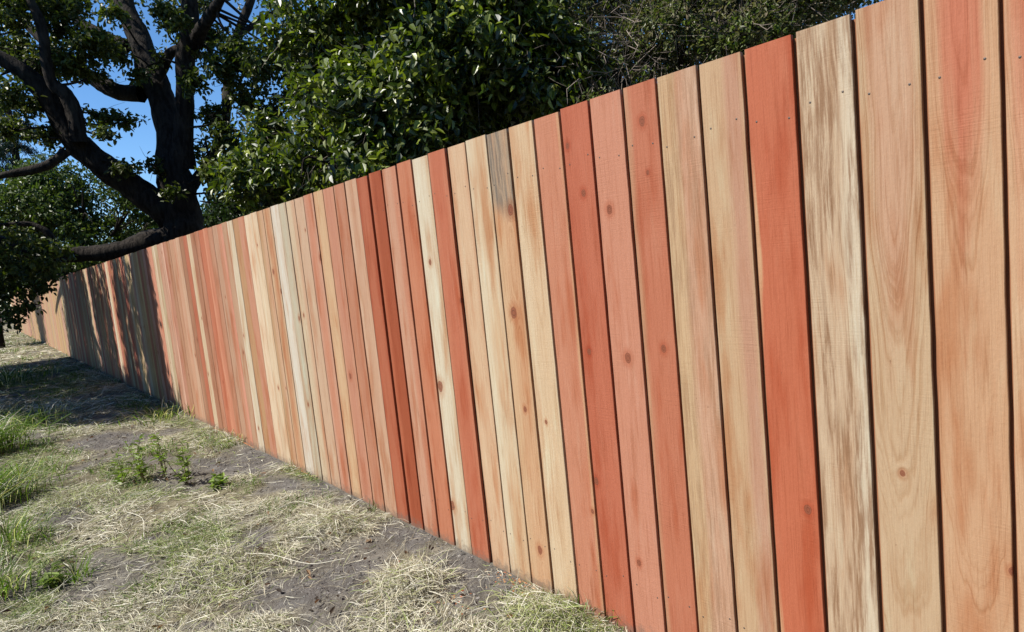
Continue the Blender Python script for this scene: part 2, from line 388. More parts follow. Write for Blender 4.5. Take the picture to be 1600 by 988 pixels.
far_cols = [(418.8, (212, 170, 130)), (409.4, (216, 184, 144)), (399, (222, 194, 152)), (389, (208, 146, 114)), (379, (198, 152, 104)), (371.5, (222, 204, 168)),
            (363, (204, 168, 130)), (354, (202, 138, 106)), (347, (194, 150, 114)), (339.5, (198, 140, 108)), (333, (208, 132, 102)), (326, (200, 116, 86)), (320, (198, 138, 108)),
            (314, (196, 140, 110)), (310, (220, 190, 148)), (304, (194, 112, 84)), (297.5, (188, 136, 104)), (291.5, (214, 172, 136)), (285.6, (212, 162, 128)), (280, (206, 158, 122)),
            (274, (190, 138, 104)), (269, (192, 134, 104)), (260, (206, 158, 126)), (251, (214, 188, 148)), (242, (208, 140, 110))]
def far_colour(xpx, k):
    if xpx >= 240:
        j = min(range(len(far_cols)), key=lambda q: abs(far_cols[q][0] - xpx)); return far_cols[j][1]
    rr = random.Random(k * 13 + 5); q = rr.random()
    if xpx < 98: return (219 + rr.randint(-8, 6), 178 + rr.randint(-14, 12), 138 + rr.randint(-10, 12))
    if q < .35: return (200 + rr.randint(-12, 10), 126 + rr.randint(-14, 14), 96)
    if q < .8: return (212, 170 + rr.randint(-12, 12), 130 + rr.randint(-10, 10))
    return (222, 202, 166)

def warm(l):
    """heartwood leans to brick rather than pink"""
    k = float(np.clip((l[0] - l[1]) / l[0] * 2.2 - .9, 0, 1))
    return (l * .94 + l.mean() * .06) * np.array([1.0, 1.01 + .07 * k, 1.10 - .18 * k])
fence = empty('redwood_fence', (0, 3.0, 0))
tag(fence, 'long new redwood fence of mixed red, tan and cream vertical boards', 'fence')
FO = np.array([0, 3.0, 0])

def box_mesh(name, sx, sy, z0, z1, b=0.0012, jit=0.0, seedv=0):
    """board body with chamfered long edges, sides along z; a few rings so edges waver slightly"""
    rr = np.random.default_rng(seedv)
    hx, hy = sx / 2, sy / 2
    prof = np.array([(-hx, -hy + b), (-hx, hy - b), (-hx + b, hy), (hx - b, hy), (hx, hy - b), (hx, -hy + b), (hx - b, -hy), (-hx + b, -hy)])
    nz = 24 if jit else 2
    zs = np.linspace(z0, z1, nz)
    V = []
    for k, z in enumerate(zs):
        p = prof.copy()
        if jit:
            e = rr.normal(0, jit, 2); p[[0, 6, 7, 5], 1] += e[0]; p[[1, 2, 3, 4], 1] += e[1]
        V += [(a, c, z) for a, c in p]
    F = []
    for k in range(nz - 1):
        for j in range(8):
            j2 = (j + 1) % 8
            F.append((k * 8 + j, k * 8 + j2, (k + 1) * 8 + j2, (k + 1) * 8 + j))
    V = np.array(V); caps = [list(range(8))[::-1], [(nz - 1) * 8 + j for j in range(8)]]
    return V, [np.array(F)[:, ::-1], np.array(caps)[:, ::-1]]

TH = 0.013
NAIL_ME = None
def nail_mesh():
    V = [(0, 0, 0)]; r = 0.0029
    for k in range(8): V.append((0.0, r * math.cos(k * math.pi / 4), r * math.sin(k * math.pi / 4)))
    for k in range(8): V.append((0.004, r * math.cos(k * math.pi / 4), r * math.sin(k * math.pi / 4)))
    V[0] = (-0.0008, 0, 0)
    F3 = [(0, 1 + (k + 1) % 8, 1 + k) for k in range(8)]
    F4 = [(1 + k, 1 + (k + 1) % 8, 9 + (k + 1) % 8, 9 + k) for k in range(8)]
    return V, [np.array(F3), np.array(F4)]

n_ind = 100
far_V, far_F8, far_F4, far_C, off = [], [], [], [], 0
def far_board(yc, w, z1, col, xo):
    global off
    V, F = box_mesh('b', TH, w, -0.03, z1)
    V = V + np.array([xo, yc, 0])
    far_V.append(V); far_F4.append(F[0] + off); far_F8.append(F[1] + off)
    # two-tone along the face
    rr = random.Random(int(yc * 1000)); k = 1 + rr.uniform(-.06, .06)
    far_C.append(np.tile(lin(col) * 0.50 * k, (len(V), 1))); off += len(V)

TOPS = {}
for i in range(-24, 306):
    rr = random.Random(i + 400)
    if 0 <= i < len(specs):
        x0, x1, A, B, gp, gq, ex = specs[i]
        y1, y0 = W(x0, 480)[1], W(x1, 480)[1]
    else:
        if i < 0:
            p = 0.1412; base = W(1704, 480)[1] - 0.008
            y1 = base + (i + 1) * p; y0 = y1 - 0.134
        else:
            y1 = W(pitch_x(i), 480)[1]; y0 = W(pitch_x(i - 1), 480)[1] + (0.003 if rr.random() < .75 else 0.007)
            if i == len(specs): y0 = max(y0, W(430.2, 480)[1])
        A = far_colour(pitch_x(i) if i > 0 else 100, i)
        dl = rr.randint(-14, 18); B = tuple(min(235, c + dl + rr.randint(-3, 3)) for c in A)
        gp = (rr.uniform(-.05, .05), rr.uniform(0, .08), rr.uniform(-.04, .04)); gq = (rr.uniform(.03, .08), .04, .3); ex = {}
    yc, w = (y0 + y1) / 2, (y1 - y0)
    z1 = FH + rr.uniform(-.004, .004)
    xo = TH / 2 + rr.uniform(0, 0.003)
    if not (0 <= i < n_ind):
        far_board(yc, w, z1, A, xo); continue
    jit = 0.00035 if i < 30 else 0
    V, F = box_mesh('board', TH, w, -0.03, z1, jit=jit, seedv=i)
    o = np_mesh('board', V, F, WOOD, parent=fence, loc=np.array([xo, yc, 0]) - FO)
    lA, lB = [warm(lin(q)) for q in (A, B)]
    o['heart'] = [float(v) for v in lA * KW]; o['sap'] = [float(v) for v in lB * KW]
    o['gp'] = [float(v) for v in gp]; o['gq'] = [float(v) for v in gq]
    o['gs'] = [float(i * 7.31 + 2), float(ex.get('stain', 0.0)), float(ex.get('top', 9.0))]
    kn = []
    for (kx, ky, kr) in ex.get('knots', []):
        q = W(kx, ky); kn.append([float(np.clip(q[1] - yc, -w / 2, w / 2)), float(q[2]), float(kr)])
    if not ex.get('knots'):
        for _ in range(rr.choice([0, 0, 1, 2]) if i > 24 else 0):
            kn.append([rr.uniform(-.05, .05), rr.uniform(.1, 1.8), rr.uniform(.006, .013)])
    while len(kn) < 4: kn.append([5.0, 50.0, 0.01])
    for nme, k in zip(('ka', 'kb', 'kc', 'kd'), kn): o[nme] = k
    if ex.get('label'): o['label'] = ex['label']
    if i < 20:
        for zz in (1.70, 1.70, 0.22, 0.22):
            pass
        for zz in (1.700, 0.20):
            for sgn in (-1, 1):
                if NAIL_ME is None:
                    Vn, Fn = nail_mesh()
                    nl = np_mesh('nail', Vn, Fn, M_NAIL, parent=o); NAIL_ME = nl.data
                else:
                    nl = bpy.data.objects.new('nail', NAIL_ME); COL.objects.link(nl); nl.parent = o
                nl.location = (-TH / 2 - 0.0004, sgn * (w / 2 - rr.uniform(.016, .026)), zz + rr.uniform(-.02, .02))
o = np_mesh('board_row', np.concatenate(far_V) - FO, [np.concatenate(far_F4), np.concatenate(far_F8)], M_BACK, parent=fence, colors=np.concatenate(far_C))
o['kind'] = 'stuff'
YA, YB = -3.2, 43.3
def simple_box(x0, x1, y0, y1, z0, z1):
    V = np.array([(x, y, z) for z in (z0, z1) for (x, y) in ((x0, y0), (x1, y0), (x1, y1), (x0, y1))], float)
    F = np.array([(3, 2, 1, 0), (4, 5, 6, 7), (0, 1, 5, 4), (1, 2, 6, 5), (2, 3, 7, 6), (3, 0, 4, 7)])
    return V, F
V, F = simple_box(TH + .0035, TH + .011, YA, YB, -.03, FH - .012)
np_mesh('backing_panel', V - FO, F, M_LAP, parent=fence, colors=np.tile(np.array((.26, .115, .060)), (8, 1)))
for z in (1.68, 0.95, 0.18):
    V, F = simple_box(TH + .0125, TH + .050, YA, YB, z, z + .088)
    np_mesh('rail', V - FO, F, M_PT, parent=fence)
yy = YA + 0.6
while yy < YB:
    V, F = simple_box(TH + .0525, TH + .141, yy - .045, yy + .045, -.4, FH - .03)
    np_mesh('post', V - FO, F, M_PT, parent=fence); yy += 2.42

# ------------------------------------------------------------------ plants: tubes and leaves
def unit(v): return v / (np.linalg.norm(v, axis=-1, keepdims=True) + 1e-9)
def catmull(pts, k=5):
    p = np.array(pts, float); p = np.vstack([2 * p[0] - p[1], p, 2 * p[-1] - p[-2]]); out = []
    for i in range(1, len(p) - 2):
        for t in np.linspace(0, 1, k, endpoint=False):
            a, b, c, d = p[i - 1], p[i], p[i + 1], p[i + 2]
            out.append(0.5 * ((2 * b) + (-a + c) * t + (2 * a - 5 * b + 4 * c - d) * t * t + (-a + 3 * b - 3 * c + d) * t ** 3))
    out.append(p[-2]); return np.array(out)
class Tubes:
    def __init__(s): s.V = []; s.F = []; s.n = 0
    def add(s, pts, rad, sides=10, k=5, lump=0.10, seed=0):
        """pts (n,3), rad (n,)"""
        pr = catmull(np.column_stack([pts, rad]), k); p, r = pr[:, :3], np.abs(pr[:, 3])
        rr = np.random.default_rng(seed + s.n)
        tg = unit(np.gradient(p, axis=0)); ref = np.array([0.31, 0.17, 0.93]) if abs(unit(p[-1] - p[0])[2]) < .8 else np.array([.9, .3, .1])
        u = unit(np.cross(tg, ref)); v = np.cross(tg, u); a = np.linspace(0, 2 * np.pi, sides, endpoint=False)
        ph = rr.uniform(0, 6.28, 3)
        L = np.arange(len(p))[:, None]
        w = 1 + lump * (np.sin(a * 3 + ph[0] + L * .5) * .5 + np.sin(a * 2 + ph[1] - L * .8) * .5) + rr.normal(0, lump * .35, (len(p), sides))
        ring = p[:, None] + (r[:, None] * w)[..., None] * (np.cos(a)[None, :, None] * u[:, None] + np.sin(a)[None, :, None] * v[:, None])
        s.V.append(ring.reshape(-1, 3)); m_ = len(p)
        i = (np.arange(m_ - 1)[:, None] * sides + np.arange(sides)[None]); j = (np.arange(m_ - 1)[:, None] * sides + (np.arange(sides) + 1)[None] % sides)
        s.F.append(np.stack([i, j, j + sides, i + sides], -1).reshape(-1, 4) + s.n); s.n += m_ * sides
    def build(s, name, mat, parent=None, org=(0, 0, 0), colors=None):
        V = np.concatenate(s.V)
        return np_mesh(name, V - np.array(org), np.concatenate(s.F), mat, parent=parent, smooth=True, colors=None if colors is None else np.tile(np.array(colors), (len(V), 1)))

def leaf_mesh(pos, axis, nrm, L, Wd, col, curl=0.25):
    """ovate leaves, two curved halves each: six points, two quads"""
    n = len(pos); ax = unit(axis); side = unit(np.cross(nrm, ax)); nn = np.cross(ax, side)
    L = L[:, None]; Wd = Wd[:, None]
    B = pos; T = pos + ax * L - nn * L * curl
    l1 = pos + ax * L * .30 + side * Wd * .5 + nn * Wd * .18; r1 = pos + ax * L * .30 - side * Wd * .5 + nn * Wd * .18
    l2 = pos + ax * L * .68 + side * Wd * .38 + nn * (Wd * .14 - L * curl * .4); r2 = pos + ax * L * .68 - side * Wd * .38 + nn * (Wd * .14 - L * curl * .4)
    V = np.stack([B, l1, l2, T, r2, r1], 1).reshape(-1, 3)
    i = np.arange(n)[:, None] * 6
    F = np.concatenate([i + np.array([0, 3, 2, 1]), i + np.array([0, 5, 4, 3])])
    return V, F, np.repeat(col, 6, axis=0)

def shoots(centres, out, per, spread, L, pal, rng, droop=0.35, aspect=0.5, jl=0.3, up=0.7):
    """leafy shoots: 'per' leaves round each centre"""
    n = len(centres)
    sd = unit(out + rng.normal(0, .5, (n, 3)))
    t = rng.uniform(-1, 1, (n, per, 1))
    pos = centres[:, None] + sd[:, None] * t * spread + rng.normal(0, spread * .35, (n, per, 3))
    ax = unit(sd[:, None] * .5 + rng.normal(0, .8, (n, per, 3)) + np.array([0, 0, -droop]))
    nr = unit(rng.normal(0, .55, (n, per, 3)) + np.array([0, 0, up]) + out[:, None] * .6)
    LL = L * rng.uniform(1 - jl, 1 + jl, (n, per))
    pal = np.array(pal); ci = rng.integers(0, len(pal), (n,)); ci2 = rng.integers(0, len(pal), (n, per))
    col = pal[ci][:, None] * .6 + pal[ci2] * .4
    col = col * rng.uniform(.7, 1.3, (n, per, 1))
    m_ = n * per
    return leaf_mesh(pos.reshape(m_, 3), ax.reshape(m_, 3), nr.reshape(m_, 3), LL.reshape(m_), LL.reshape(m_) * aspect, col.reshape(m_, 3))

def lobe_points(lobes, n, rng, shell=0.45, gap=0.0, gs=1.5):
    """lobes: list of (centre(3), radii(3)); points between shell..1 of the radius, thinned by noise"""
    vol = np.array([np.prod(l[1]) ** (2 / 3) for l in lobes]); k = rng.choice(len(lobes), n, p=vol / vol.sum())
    c = np.array([l[0] for l in lobes])[k]; r = np.array([l[1] for l in lobes])[k]
    d = unit(rng.normal(0, 1, (n, 3))); q = rng.uniform(shell ** 2, 1, (n, 1)) ** .5
    wob = 1 + .25 * (vnoise(d[:, 0] * 3 + k * 5 + 50, d[:, 1] * 3 + d[:, 2] * 3 + 50, 3)[:, None] - .5) * 2
    p = c + d * r * q * wob
    if gap > 0:
        g = fbm(p[:, 0] * gs + p[:, 2] * gs * .7 + 100, p[:, 1] * gs - p[:, 2] * gs * .6 + 100, 8, 3)
        keep = g > gap; p, d = p[keep], d[keep]
    return p, d

class Leaves:
    def __init__(s): s.V = []; s.F = []; s.C = []; s.n = 0
    def add(s, vfc):
        V, F, Cc = vfc; s.V.append(V); s.F.append(F + s.n); s.C.append(Cc); s.n += len(V)
    def build(s, name, mat, parent=None, org=(0, 0, 0)):
        V = np.concatenate(s.V)
        return np_mesh(name, V - np.array(org), np.concatenate(s.F), mat, parent=parent, colors=np.concatenate(s.C))
def pxr(d): return d / FPX
def blob(px, py, rx, ry, d, dz=None):
    """a leafy lobe round the point seen at (px,py), rx by ry photo pixels across its half widths"""
    return (P(px, py, d), np.array([rx * pxr(d), rx * pxr(d), ry * pxr(d)]) if dz is None else np.array([rx * pxr(d), dz, ry * pxr(d)]))

# ---- the oak behind the fence, one limb reaching over it
OD = 13.6
def br(T, pts, sides=10, d=OD, dd=0.0, seed=1):
    """pts: (px, py, half width px); dd: extra depth gained towards the tip"""
    n = len(pts); P3 = np.array([P(a, b, d + dd * i / max(1, n - 1)) for i, (a, b, _) in enumerate(pts)])
    R3 = np.array([c * (d + dd * i / max(1, n - 1)) / FPX for i, (_, _, c) in enumerate(pts)])
    T.add(P3, R3, sides, 6, seed=seed); return P3, R3
base = P(285, 400, OD); oak_at = np.array([base[0], base[1], 0.0])
oak = empty('oak_tree', oak_at)
tag(oak, 'big dark oak with a forked trunk and spreading limbs behind the fence', 'tree')
TT = Tubes()
TT.add(np.array([oak_at + [0.05, .1, -.3], oak_at + [0, 0, .5], P(288, 385, OD), P(285, 345, OD), P(278, 300, OD), P(270, 255, OD)]), np.array([.60, .48, .43, .39, .36, .31]), 16, 6, lump=.09)
TT.build('trunk', M_BARK, oak, oak_at)
LB = []
def limb(pts, sides=10, d=OD, dd=0.0, seed=1):
    t = Tubes(); br(t, pts, sides, d, dd, seed); t.build('limb', M_BARK, oak, oak_at); LB.append((pts, d, dd))
limb([(268, 262, 22), (264, 205, 19), (250, 150, 20), (231, 100, 19), (213, 50, 16), (195, 5, 14), (182, -70, 12), (160, -190, 8)], 12, OD, .8)
limb([(284, 262, 20), (287, 200, 15), (288, 130, 13), (291, 80, 14), (296, 30, 13), (298, -40, 11), (312, -160, 8)], 12, OD, -1.0)
limb([(296, 85, 10), (310, 55, 11), (328, 25, 9), (345, -5, 8), (372, -70, 5)], 8, OD - .4, -1.2)
limb([(246, 124, 7), (257, 105, 7), (264, 86, 8), (280, 76, 7), (294, 70, 7)], 8, OD - .1, -.2)
limb([(290, 310, 13), (304, 285, 9), (318, 262, 7), (335, 235, 6), (350, 200, 7), (356, 150, 8), (362, 95, 8), (375, 45, 7), (392, 0, 6), (410, -60, 4)], 8, OD, .6)
limb([(362, 62, 5), (385, 47, 5), (410, 30, 4), (440, 12, 3)], 6, OD + .4, .4)
limb([(275, 345, 22), (245, 322, 21), (205, 290, 20), (165, 262, 20), (128, 232, 19), (103, 198, 17), (75, 152, 16), (48, 122, 14), (20, 102, 12), (-25, 76, 11), (-90, 40, 8)], 12, OD, -1.5)
limb([(124, 222, 13), (117, 180, 12), (102, 148, 11), (82, 130, 9), (73, 100, 8), (66, 45, 8), (45, -5, 6), (20, -60, 4)], 8, OD - .9, -.8)
limb([(222, 146, 14), (182, 143, 13), (150, 125, 11), (118, 103, 9), (88, 82, 8), (55, 52, 7), (25, 20, 6), (-10, -20, 4)], 8, OD + .2, .8)
limb([(200, 72, 10), (165, 57, 8), (130, 38, 8), (105, 15, 7), (85, -20, 5)], 8, OD + .5, .6)
limb([(104, 236, 8), (75, 258, 7), (40, 268, 7), (0, 275, 5), (-50, 290, 4)], 8, OD - 1.0, -.5)
# heavy low limb over the fence, then out above the grass
LOW = [(285, 368, 24), (240, 378, 19), (200, 389, 16), (160, 396, 13), (110, 398, 12), (60, 398, 11), (20, 384, 10), (-40, 360, 9), (-110, 300, 8)]
limb(LOW, 10, OD, -1.2)
limb([(92, 395, 6), (80, 372, 6), (66, 358, 5), (40, 350, 4), (0, 352, 3)], 6, OD - .8, -.3)
# the leafy boughs over the grass in front: their shade falls on the fence
def bough(P3, R3):
    t = Tubes(); t.add(np.array(P3, float), np.array(R3, float), 8, 5); t.build('limb', M_BARK, oak, oak_at)
st = P(-110, 300, OD - 1.2)
bough([st, st + [-.8, .4, .8], st + [-1.8, 1.0, 1.4], st + [-3.2, 1.6, 1.8], st + [-4.8, 2.0, 2.2]], [.12, .10, .09, .07, .04])
bough([st, st + [-.5, 1.5, 1.2], st + [-1.2, 3.2, 2.0], st + [-2.0, 5.2, 2.6]], [.10, .09, .07, .04])
bough([st, st + [-.9, -.9, 1.0], st + [-1.9, -1.8, 1.7], st + [-3.2, -2.2, 2.1]], [.10, .09, .06, .04])
OAKPAL = [lin((78, 92, 36)) * .62, lin((98, 112, 44)) * .6, lin((60, 72, 34)) * .6, lin((118, 122, 60)) * .6]
ol = Leaves(); r1 = np.random.default_rng(3)
OB = [(20, 15, 45, 28), (85, 8, 42, 20), (25, 80, 36, 34), (62, 103, 40, 26), (110, 98, 38, 26), (150, 72, 38, 22), (184, 82, 20, 22), (100, 52, 30, 22),
      (160, 182, 24, 12), (166, 207, 20, 9), (200, 190, 17, 8), (195, 262, 20, 8), (238, 262, 12, 14), (250, 92, 9, 14), (256, 18, 20, 14), (276, 34, 14, 20),
      (308, 78, 20, 24), (328, 60, 22, 30), (345, 112, 28, 22), (372, 84, 26, 34), (332, 180, 20, 20), (318, 232, 16, 14), (352, 212, 24, 22), (384, 150, 26, 40),
      (320, 8, 24, 10), (405, 100, 26, 34), (425, 175, 26, 26), (398, 235, 26, 24), (450, 95, 26, 34), (500, 50, 30, 34), (510, 110, 24, 24), (465, 150, 22, 22), (340, 270, 22, 20), (300, 130, 12, 20), (76, 212, 26, 12), (55, 162, 36, 16), (15, 152, 22, 26), (140, 120, 24, 12), (215, 118, 12, 10), (120, 5, 22, 10),
      (430, 10, 26, 12), (470, 60, 26, 30), (360, 262, 28, 22), (338, 300, 20, 14), (290, 285, 16, 14), (270, 300, 12, 9), (180, 20, 16, 12), (20, 205, 26, 14)]
for (a, b, rx, ry) in OB:
    d = OD + r1.uniform(-1.6, .3); l = [blob(a, b, rx, ry, d)]
    n = int(rx * ry * 0.13) + 8
    p, o_ = lobe_points(l, n, r1, .1, .38, 3.0)
    if len(p): ol.add(shoots(p, o_, 8, .13, .105, OAKPAL, r1, droop=.3, aspect=.55))
# thin branches that carry the clumps
limb_pts = np.concatenate([catmull(np.array([list(P(a, b, d + dd * i / max(1, len(pts) - 1))) for i, (a, b, _) in enumerate(pts)]), 4) for pts, d, dd in LB])
tw = Tubes()
for q, (a, b, rx, ry) in enumerate(OB):
    c = P(a, b, OD - .6); j = np.argsort(np.linalg.norm(limb_pts - c, axis=1))[q % 3 * 3]; s0 = limb_pts[j]
    m_ = (s0 + c) / 2 + r1.normal(0, .12, 3); tw.add(np.array([s0, m_, c]), np.array([.030, .018, .008]), 6, 4)
    for _ in range(5):
        e_ = c + r1.normal(0, 1, 3) * np.array([rx, rx, ry]) * pxr(OD) * .8; e0 = m_ * .4 + c * .6 if r1.uniform() < .5 else c
        tw.add(np.array([e0, (e0 + e_) / 2 + r1.normal(0, .05, 3), e_]), np.array([.007, .005, .002]), 4, 3)
tw.build('twigs', M_BARK, oak, oak_at)
# hanging sprays in front of the fence by the left edge
for (a, b, rx, ry, n) in [(40, 422, 50, 24, 70), (10, 450, 28, 28, 40), (62, 448, 22, 12, 20), (76, 432, 14, 8, 12), (30, 482, 12, 16, 12), (45, 478, 14, 10, 8), (20, 505, 8, 18, 9), (36, 455, 22, 14, 14), (10, 410, 48, 30, 75), (-20, 470, 24, 50, 60), (80, 410, 20, 10, 14), (70, 388, 30, 16, 28), (105, 392, 20, 9, 12), (30, 372, 42, 24, 36)]:
    p, o_ = lobe_points([blob(a, b, rx, ry, OD - 1.6)], n, r1, .05)
    ol.add(shoots(p, o_, 6, .09, .10, OAKPAL, r1, droop=.6, aspect=.55))
# crown above the picture
top = [(oak_at + np.array(c), np.array(q)) for c, q in [((0, 0, 10.5), (4, 4, 2)), ((-2.5, 1, 9.6), (2.4, 2.4, 1.3)), ((3.2, -.5, 9.8), (2.6, 2.6, 1.8)), ((1, 3, 9.5), (3, 3, 2)), ((.5, -2.8, 10.2), (2.6, 2.4, 1.3))]]
p, o_ = lobe_points(top, 2300, r1, .4, .42, 1.2); ol.add(shoots(p, o_, 8, .16, .12, OAKPAL, r1))
# canopy over the grass: clumps spread between 3.8 and 7.5 m up
def canopy(n, fence_side, thr, ymax=18.9):
    if fence_side: tx = np.zeros(n); tz = r1.uniform(0, 1.9, n); ty = r1.uniform(8.6, ymax, n)
    else: tx = -r1.uniform(0, 1, n) ** 1.5 * 5.5; tz = np.zeros(n); lo = 8.0 + np.clip((-tx - .7) / .9, 0, 1) * 2.3; ty = lo + (18.6 - lo) * r1.uniform(0, 1, n)
    kk = (r1.uniform(3.9, 6.6, n) - tz) / SUN_DIR[2]
    q = np.stack([tx, ty, tz], -1) + SUN_DIR * kk[:, None]; q = q[q[:, 0] < -2.0]
    # thin the twigs along the sun's own slant in ragged strips, as gaps between sprays
    g = fbm(q[:, 1] * 2.6 + q[:, 0] * .97 + 40, q[:, 2] * .5 - q[:, 0] * .4 + 40, 77 + n, 3)
    return q[g > thr]
cp = np.concatenate([canopy(4600, True, .50), canopy(9000, False, .41), canopy(700, True, .0, 9.5)])
ol.add(shoots(cp, unit(r1.normal(0, 1, cp.shape)), 9, .16, .12, OAKPAL, r1))
ol.build('crown', M_OAKLEAF, oak, oak_at)

# ---- broadleaf trees behind the fence
def tree(name, label, at, lobes, nsh, per, L, pal, mat, rng, trunk_r=.12, gap=.42, gs=1.6, spread=.13, droop=.35, aspect=.5, twigs=0, twigcol=(.10, .085, .07), shell=.45, group=None, up=.7):
    at = np.array([at[0], at[1], 0.0]); e = empty(name, at); tag(e, label, 'tree', group)
    t = Tubes(); lobes = [(np.array(c), np.array(r)) for c, r in lobes]
    cen = np.mean([c for c, _ in lobes], axis=0)
    fork = at * .6 + np.array([cen[0], cen[1], 0]) * .4; fork[2] = max(1.0, cen[2] * .45)
    t.add(np.array([at + [0, 0, -.2], at + [.03, .02, fork[2] * .5], fork]), np.array([trunk_r * 1.3, trunk_r, trunk_r * .85]), 10)
    t.build('trunk', M_BARK, e, at)
    t = Tubes()
    for c, r in lobes:
        mid = fork * .5 + c * .5 + rng.normal(0, .15, 3)
        t.add(np.array([fork, mid, c, c + (c - fork) * .25]), np.array([trunk_r * .6, trunk_r * .42, trunk_r * .22, .012]), 7)
        for _ in range(5):
            dd = unit(rng.normal(0, 1, 3)); q = c + dd * r * .8
            t.add(np.array([mid * .4 + c * .6, (c + q) / 2 + rng.normal(0, .1, 3), q]), np.array([trunk_r * .2, trunk_r * .12, .006]), 5, 4)
    t.build('branches', M_BARK, e, at)
    p, o_ = lobe_points(lobes, nsh, rng, shell, gap, gs)
    lv = Leaves(); lv.add(shoots(p, o_, per, spread, L, pal, rng, droop, aspect, up=up)); lv.build('crown', mat, e, at)
    if twigs:
        p, o_ = lobe_points(lobes, twigs, rng, shell * .8, 0)
        s = unit(o_ + rng.normal(0, .7, p.shape)); ln = rng.uniform(.15, .5, (len(p), 1)); sd = unit(np.cross(s, rng.normal(0, 1, p.shape)))
        w = .0035
        mid = p + s * ln * .5 + rng.normal(0, .03, p.shape)
        V = np.stack([p + sd * w, p - sd * w, mid + sd * w * .8, mid - sd * w * .8, p + s * ln + sd * w * .3, p + s * ln - sd * w * .3], 1).reshape(-1, 3)
        i = np.arange(len(p))[:, None] * 6; F = np.concatenate([i + np.array([0, 1, 3, 2]), i + np.array([2, 3, 5, 4])])
        np_mesh('twigs', V - at, F, M_TWIG, e, colors=np.repeat(np.array(twigcol) * rng.uniform(.5, 1.6, (len(p), 1)), 6, axis=0))
    return e
GP = [lin((104, 124, 34)) * .64, lin((130, 146, 38)) * .66, lin((70, 86, 28)) * .55, lin((154, 164, 58)) * .66]
DP = [lin((50, 72, 34)) * .55, lin((62, 84, 40)) * .5, lin((44, 60, 34)) * .55]
BP = [lin((116, 116, 76)) * .7, lin((92, 108, 56)) * .7, lin((132, 120, 96)) * .7]
g1 = np.random.default_rng(21)
c0 = P(620, 150, 7.4)
tree('pear_tree', 'bushy tree with glossy light green leaves rising behind the middle of the fence', (c0[0] + .2, c0[1] + .3),
     [blob(640, 175, 150, 110, 7.2), blob(520, 235, 95, 75, 7.6), blob(760, 90, 140, 100, 6.8), blob(560, 60, 120, 90, 8.0), blob(430, 275, 80, 55, 8.2),
      blob(860, 110, 90, 60, 6.6), blob(700, -40, 200, 90, 7.2), blob(490, 140, 50, 60, 8.4), blob(600, 250, 90, 40, 6.9), blob(820, 10, 90, 70, 6.8), blob(420, 215, 34, 40, 8.6)],
     8000, 9, .100, GP + DP[:2], M_LEAF, g1, .13, gap=.475, gs=2.3, twigs=900)
c0 = P(1050, 40, 6.4)
tree('plum_tree', 'twiggy brown grey tree with sparse small leaves behind the right part of the fence', (c0[0] + .2, c0[1]),
     [blob(960, 110, 80, 60, 6.6), blob(1060, 50, 110, 70, 6.4), blob(1200, 10, 110, 70, 6.2), blob(1320, -40, 100, 60, 6.2), blob(900, 30, 90, 60, 7.4), blob(1080, -60, 150, 70, 6.6), blob(960, 170, 50, 30, 6.4), blob(1160, 60, 80, 40, 6.0)],
     7500, 9, .045, BP + GP[:1], M_OAKLEAF, g1, .10, gap=.37, gs=2.2, spread=.10, twigs=3800, twigcol=(.15, .125, .105))
# darker trees further back that close the gaps
c0 = P(620, 200, 13)
tree('bay_tree', 'dense dark evergreen standing behind the glossy light green tree', (c0[0], c0[1]),
     [blob(560, 260, 150, 80, 12.5), blob(440, 290, 80, 55, 12.5), blob(700, 200, 160, 110, 13), blob(600, 120, 150, 90, 13.5), blob(860, 140, 130, 110, 13), blob(760, 20, 200, 110, 13.5), blob(520, 60, 50, 60, 13.5), blob(380, 325, 50, 26, 12.5)],
     6500, 8, .11, DP, M_OAKLEAF, g1, .2, gap=.36, gs=1.0, spread=.2, shell=.2)
c0 = P(1100, 60, 13)
tree('cypress_tree', 'dim evergreen seen through the twiggy brown grey tree', (c0[0], c0[1]),
     [blob(1000, 60, 110, 110, 13), blob(1120, 20, 120, 90, 13), blob(1260, -20, 120, 80, 13), blob(1130, -110, 190, 80, 13), blob(930, 130, 90, 80, 12.5)],
     4200, 8, .10, DP, M_OAKLEAF, g1, .2, gap=.50, gs=1.3, spread=.2, shell=.2)
# unseen shrubs added close behind the near fence to darken the board gaps
for k, (sx, sy, rx, ry, rz, lab) in enumerate([(1.9, 0.2, .8, 1.3, .85, 'unseen low shrub added close behind the nearest boards to darken the gaps'), (2.0, 2.4, .8, 1.3, .85, 'unseen low shrub added under the twiggy tree to darken the fence gaps'),
                                     (2.2, 4.9, .9, 1.4, .9, 'unseen low shrub added under the glossy tree to darken the fence gaps')]):
    at = np.array([sx, sy, 0.0]); e = empty('shrub', at); tag(e, lab, 'shrub', 'unseen shrubs added behind the near fence to darken its gaps')
    p, o_ = lobe_points([(np.array([sx, sy, .8]), np.array([rx, ry, rz]))], 900, g1, .5)
    lv = Leaves(); lv.add(shoots(p, o_, 8, .10, .08, DP, g1)); lv.build('foliage', M_OAKLEAF, e, at)
    t = Tubes()
    for a in range(5):
        q = at + [math.cos(a * 1.26) * .4, math.sin(a * 1.26) * .6, 1.0]; t.add(np.array([at + [0, 0, -.1], (at + q) / 2 + [0, 0, .1], q]), np.array([.025, .018, .008]), 6, 4)
    t.build('stem', M_BARK, e, at)
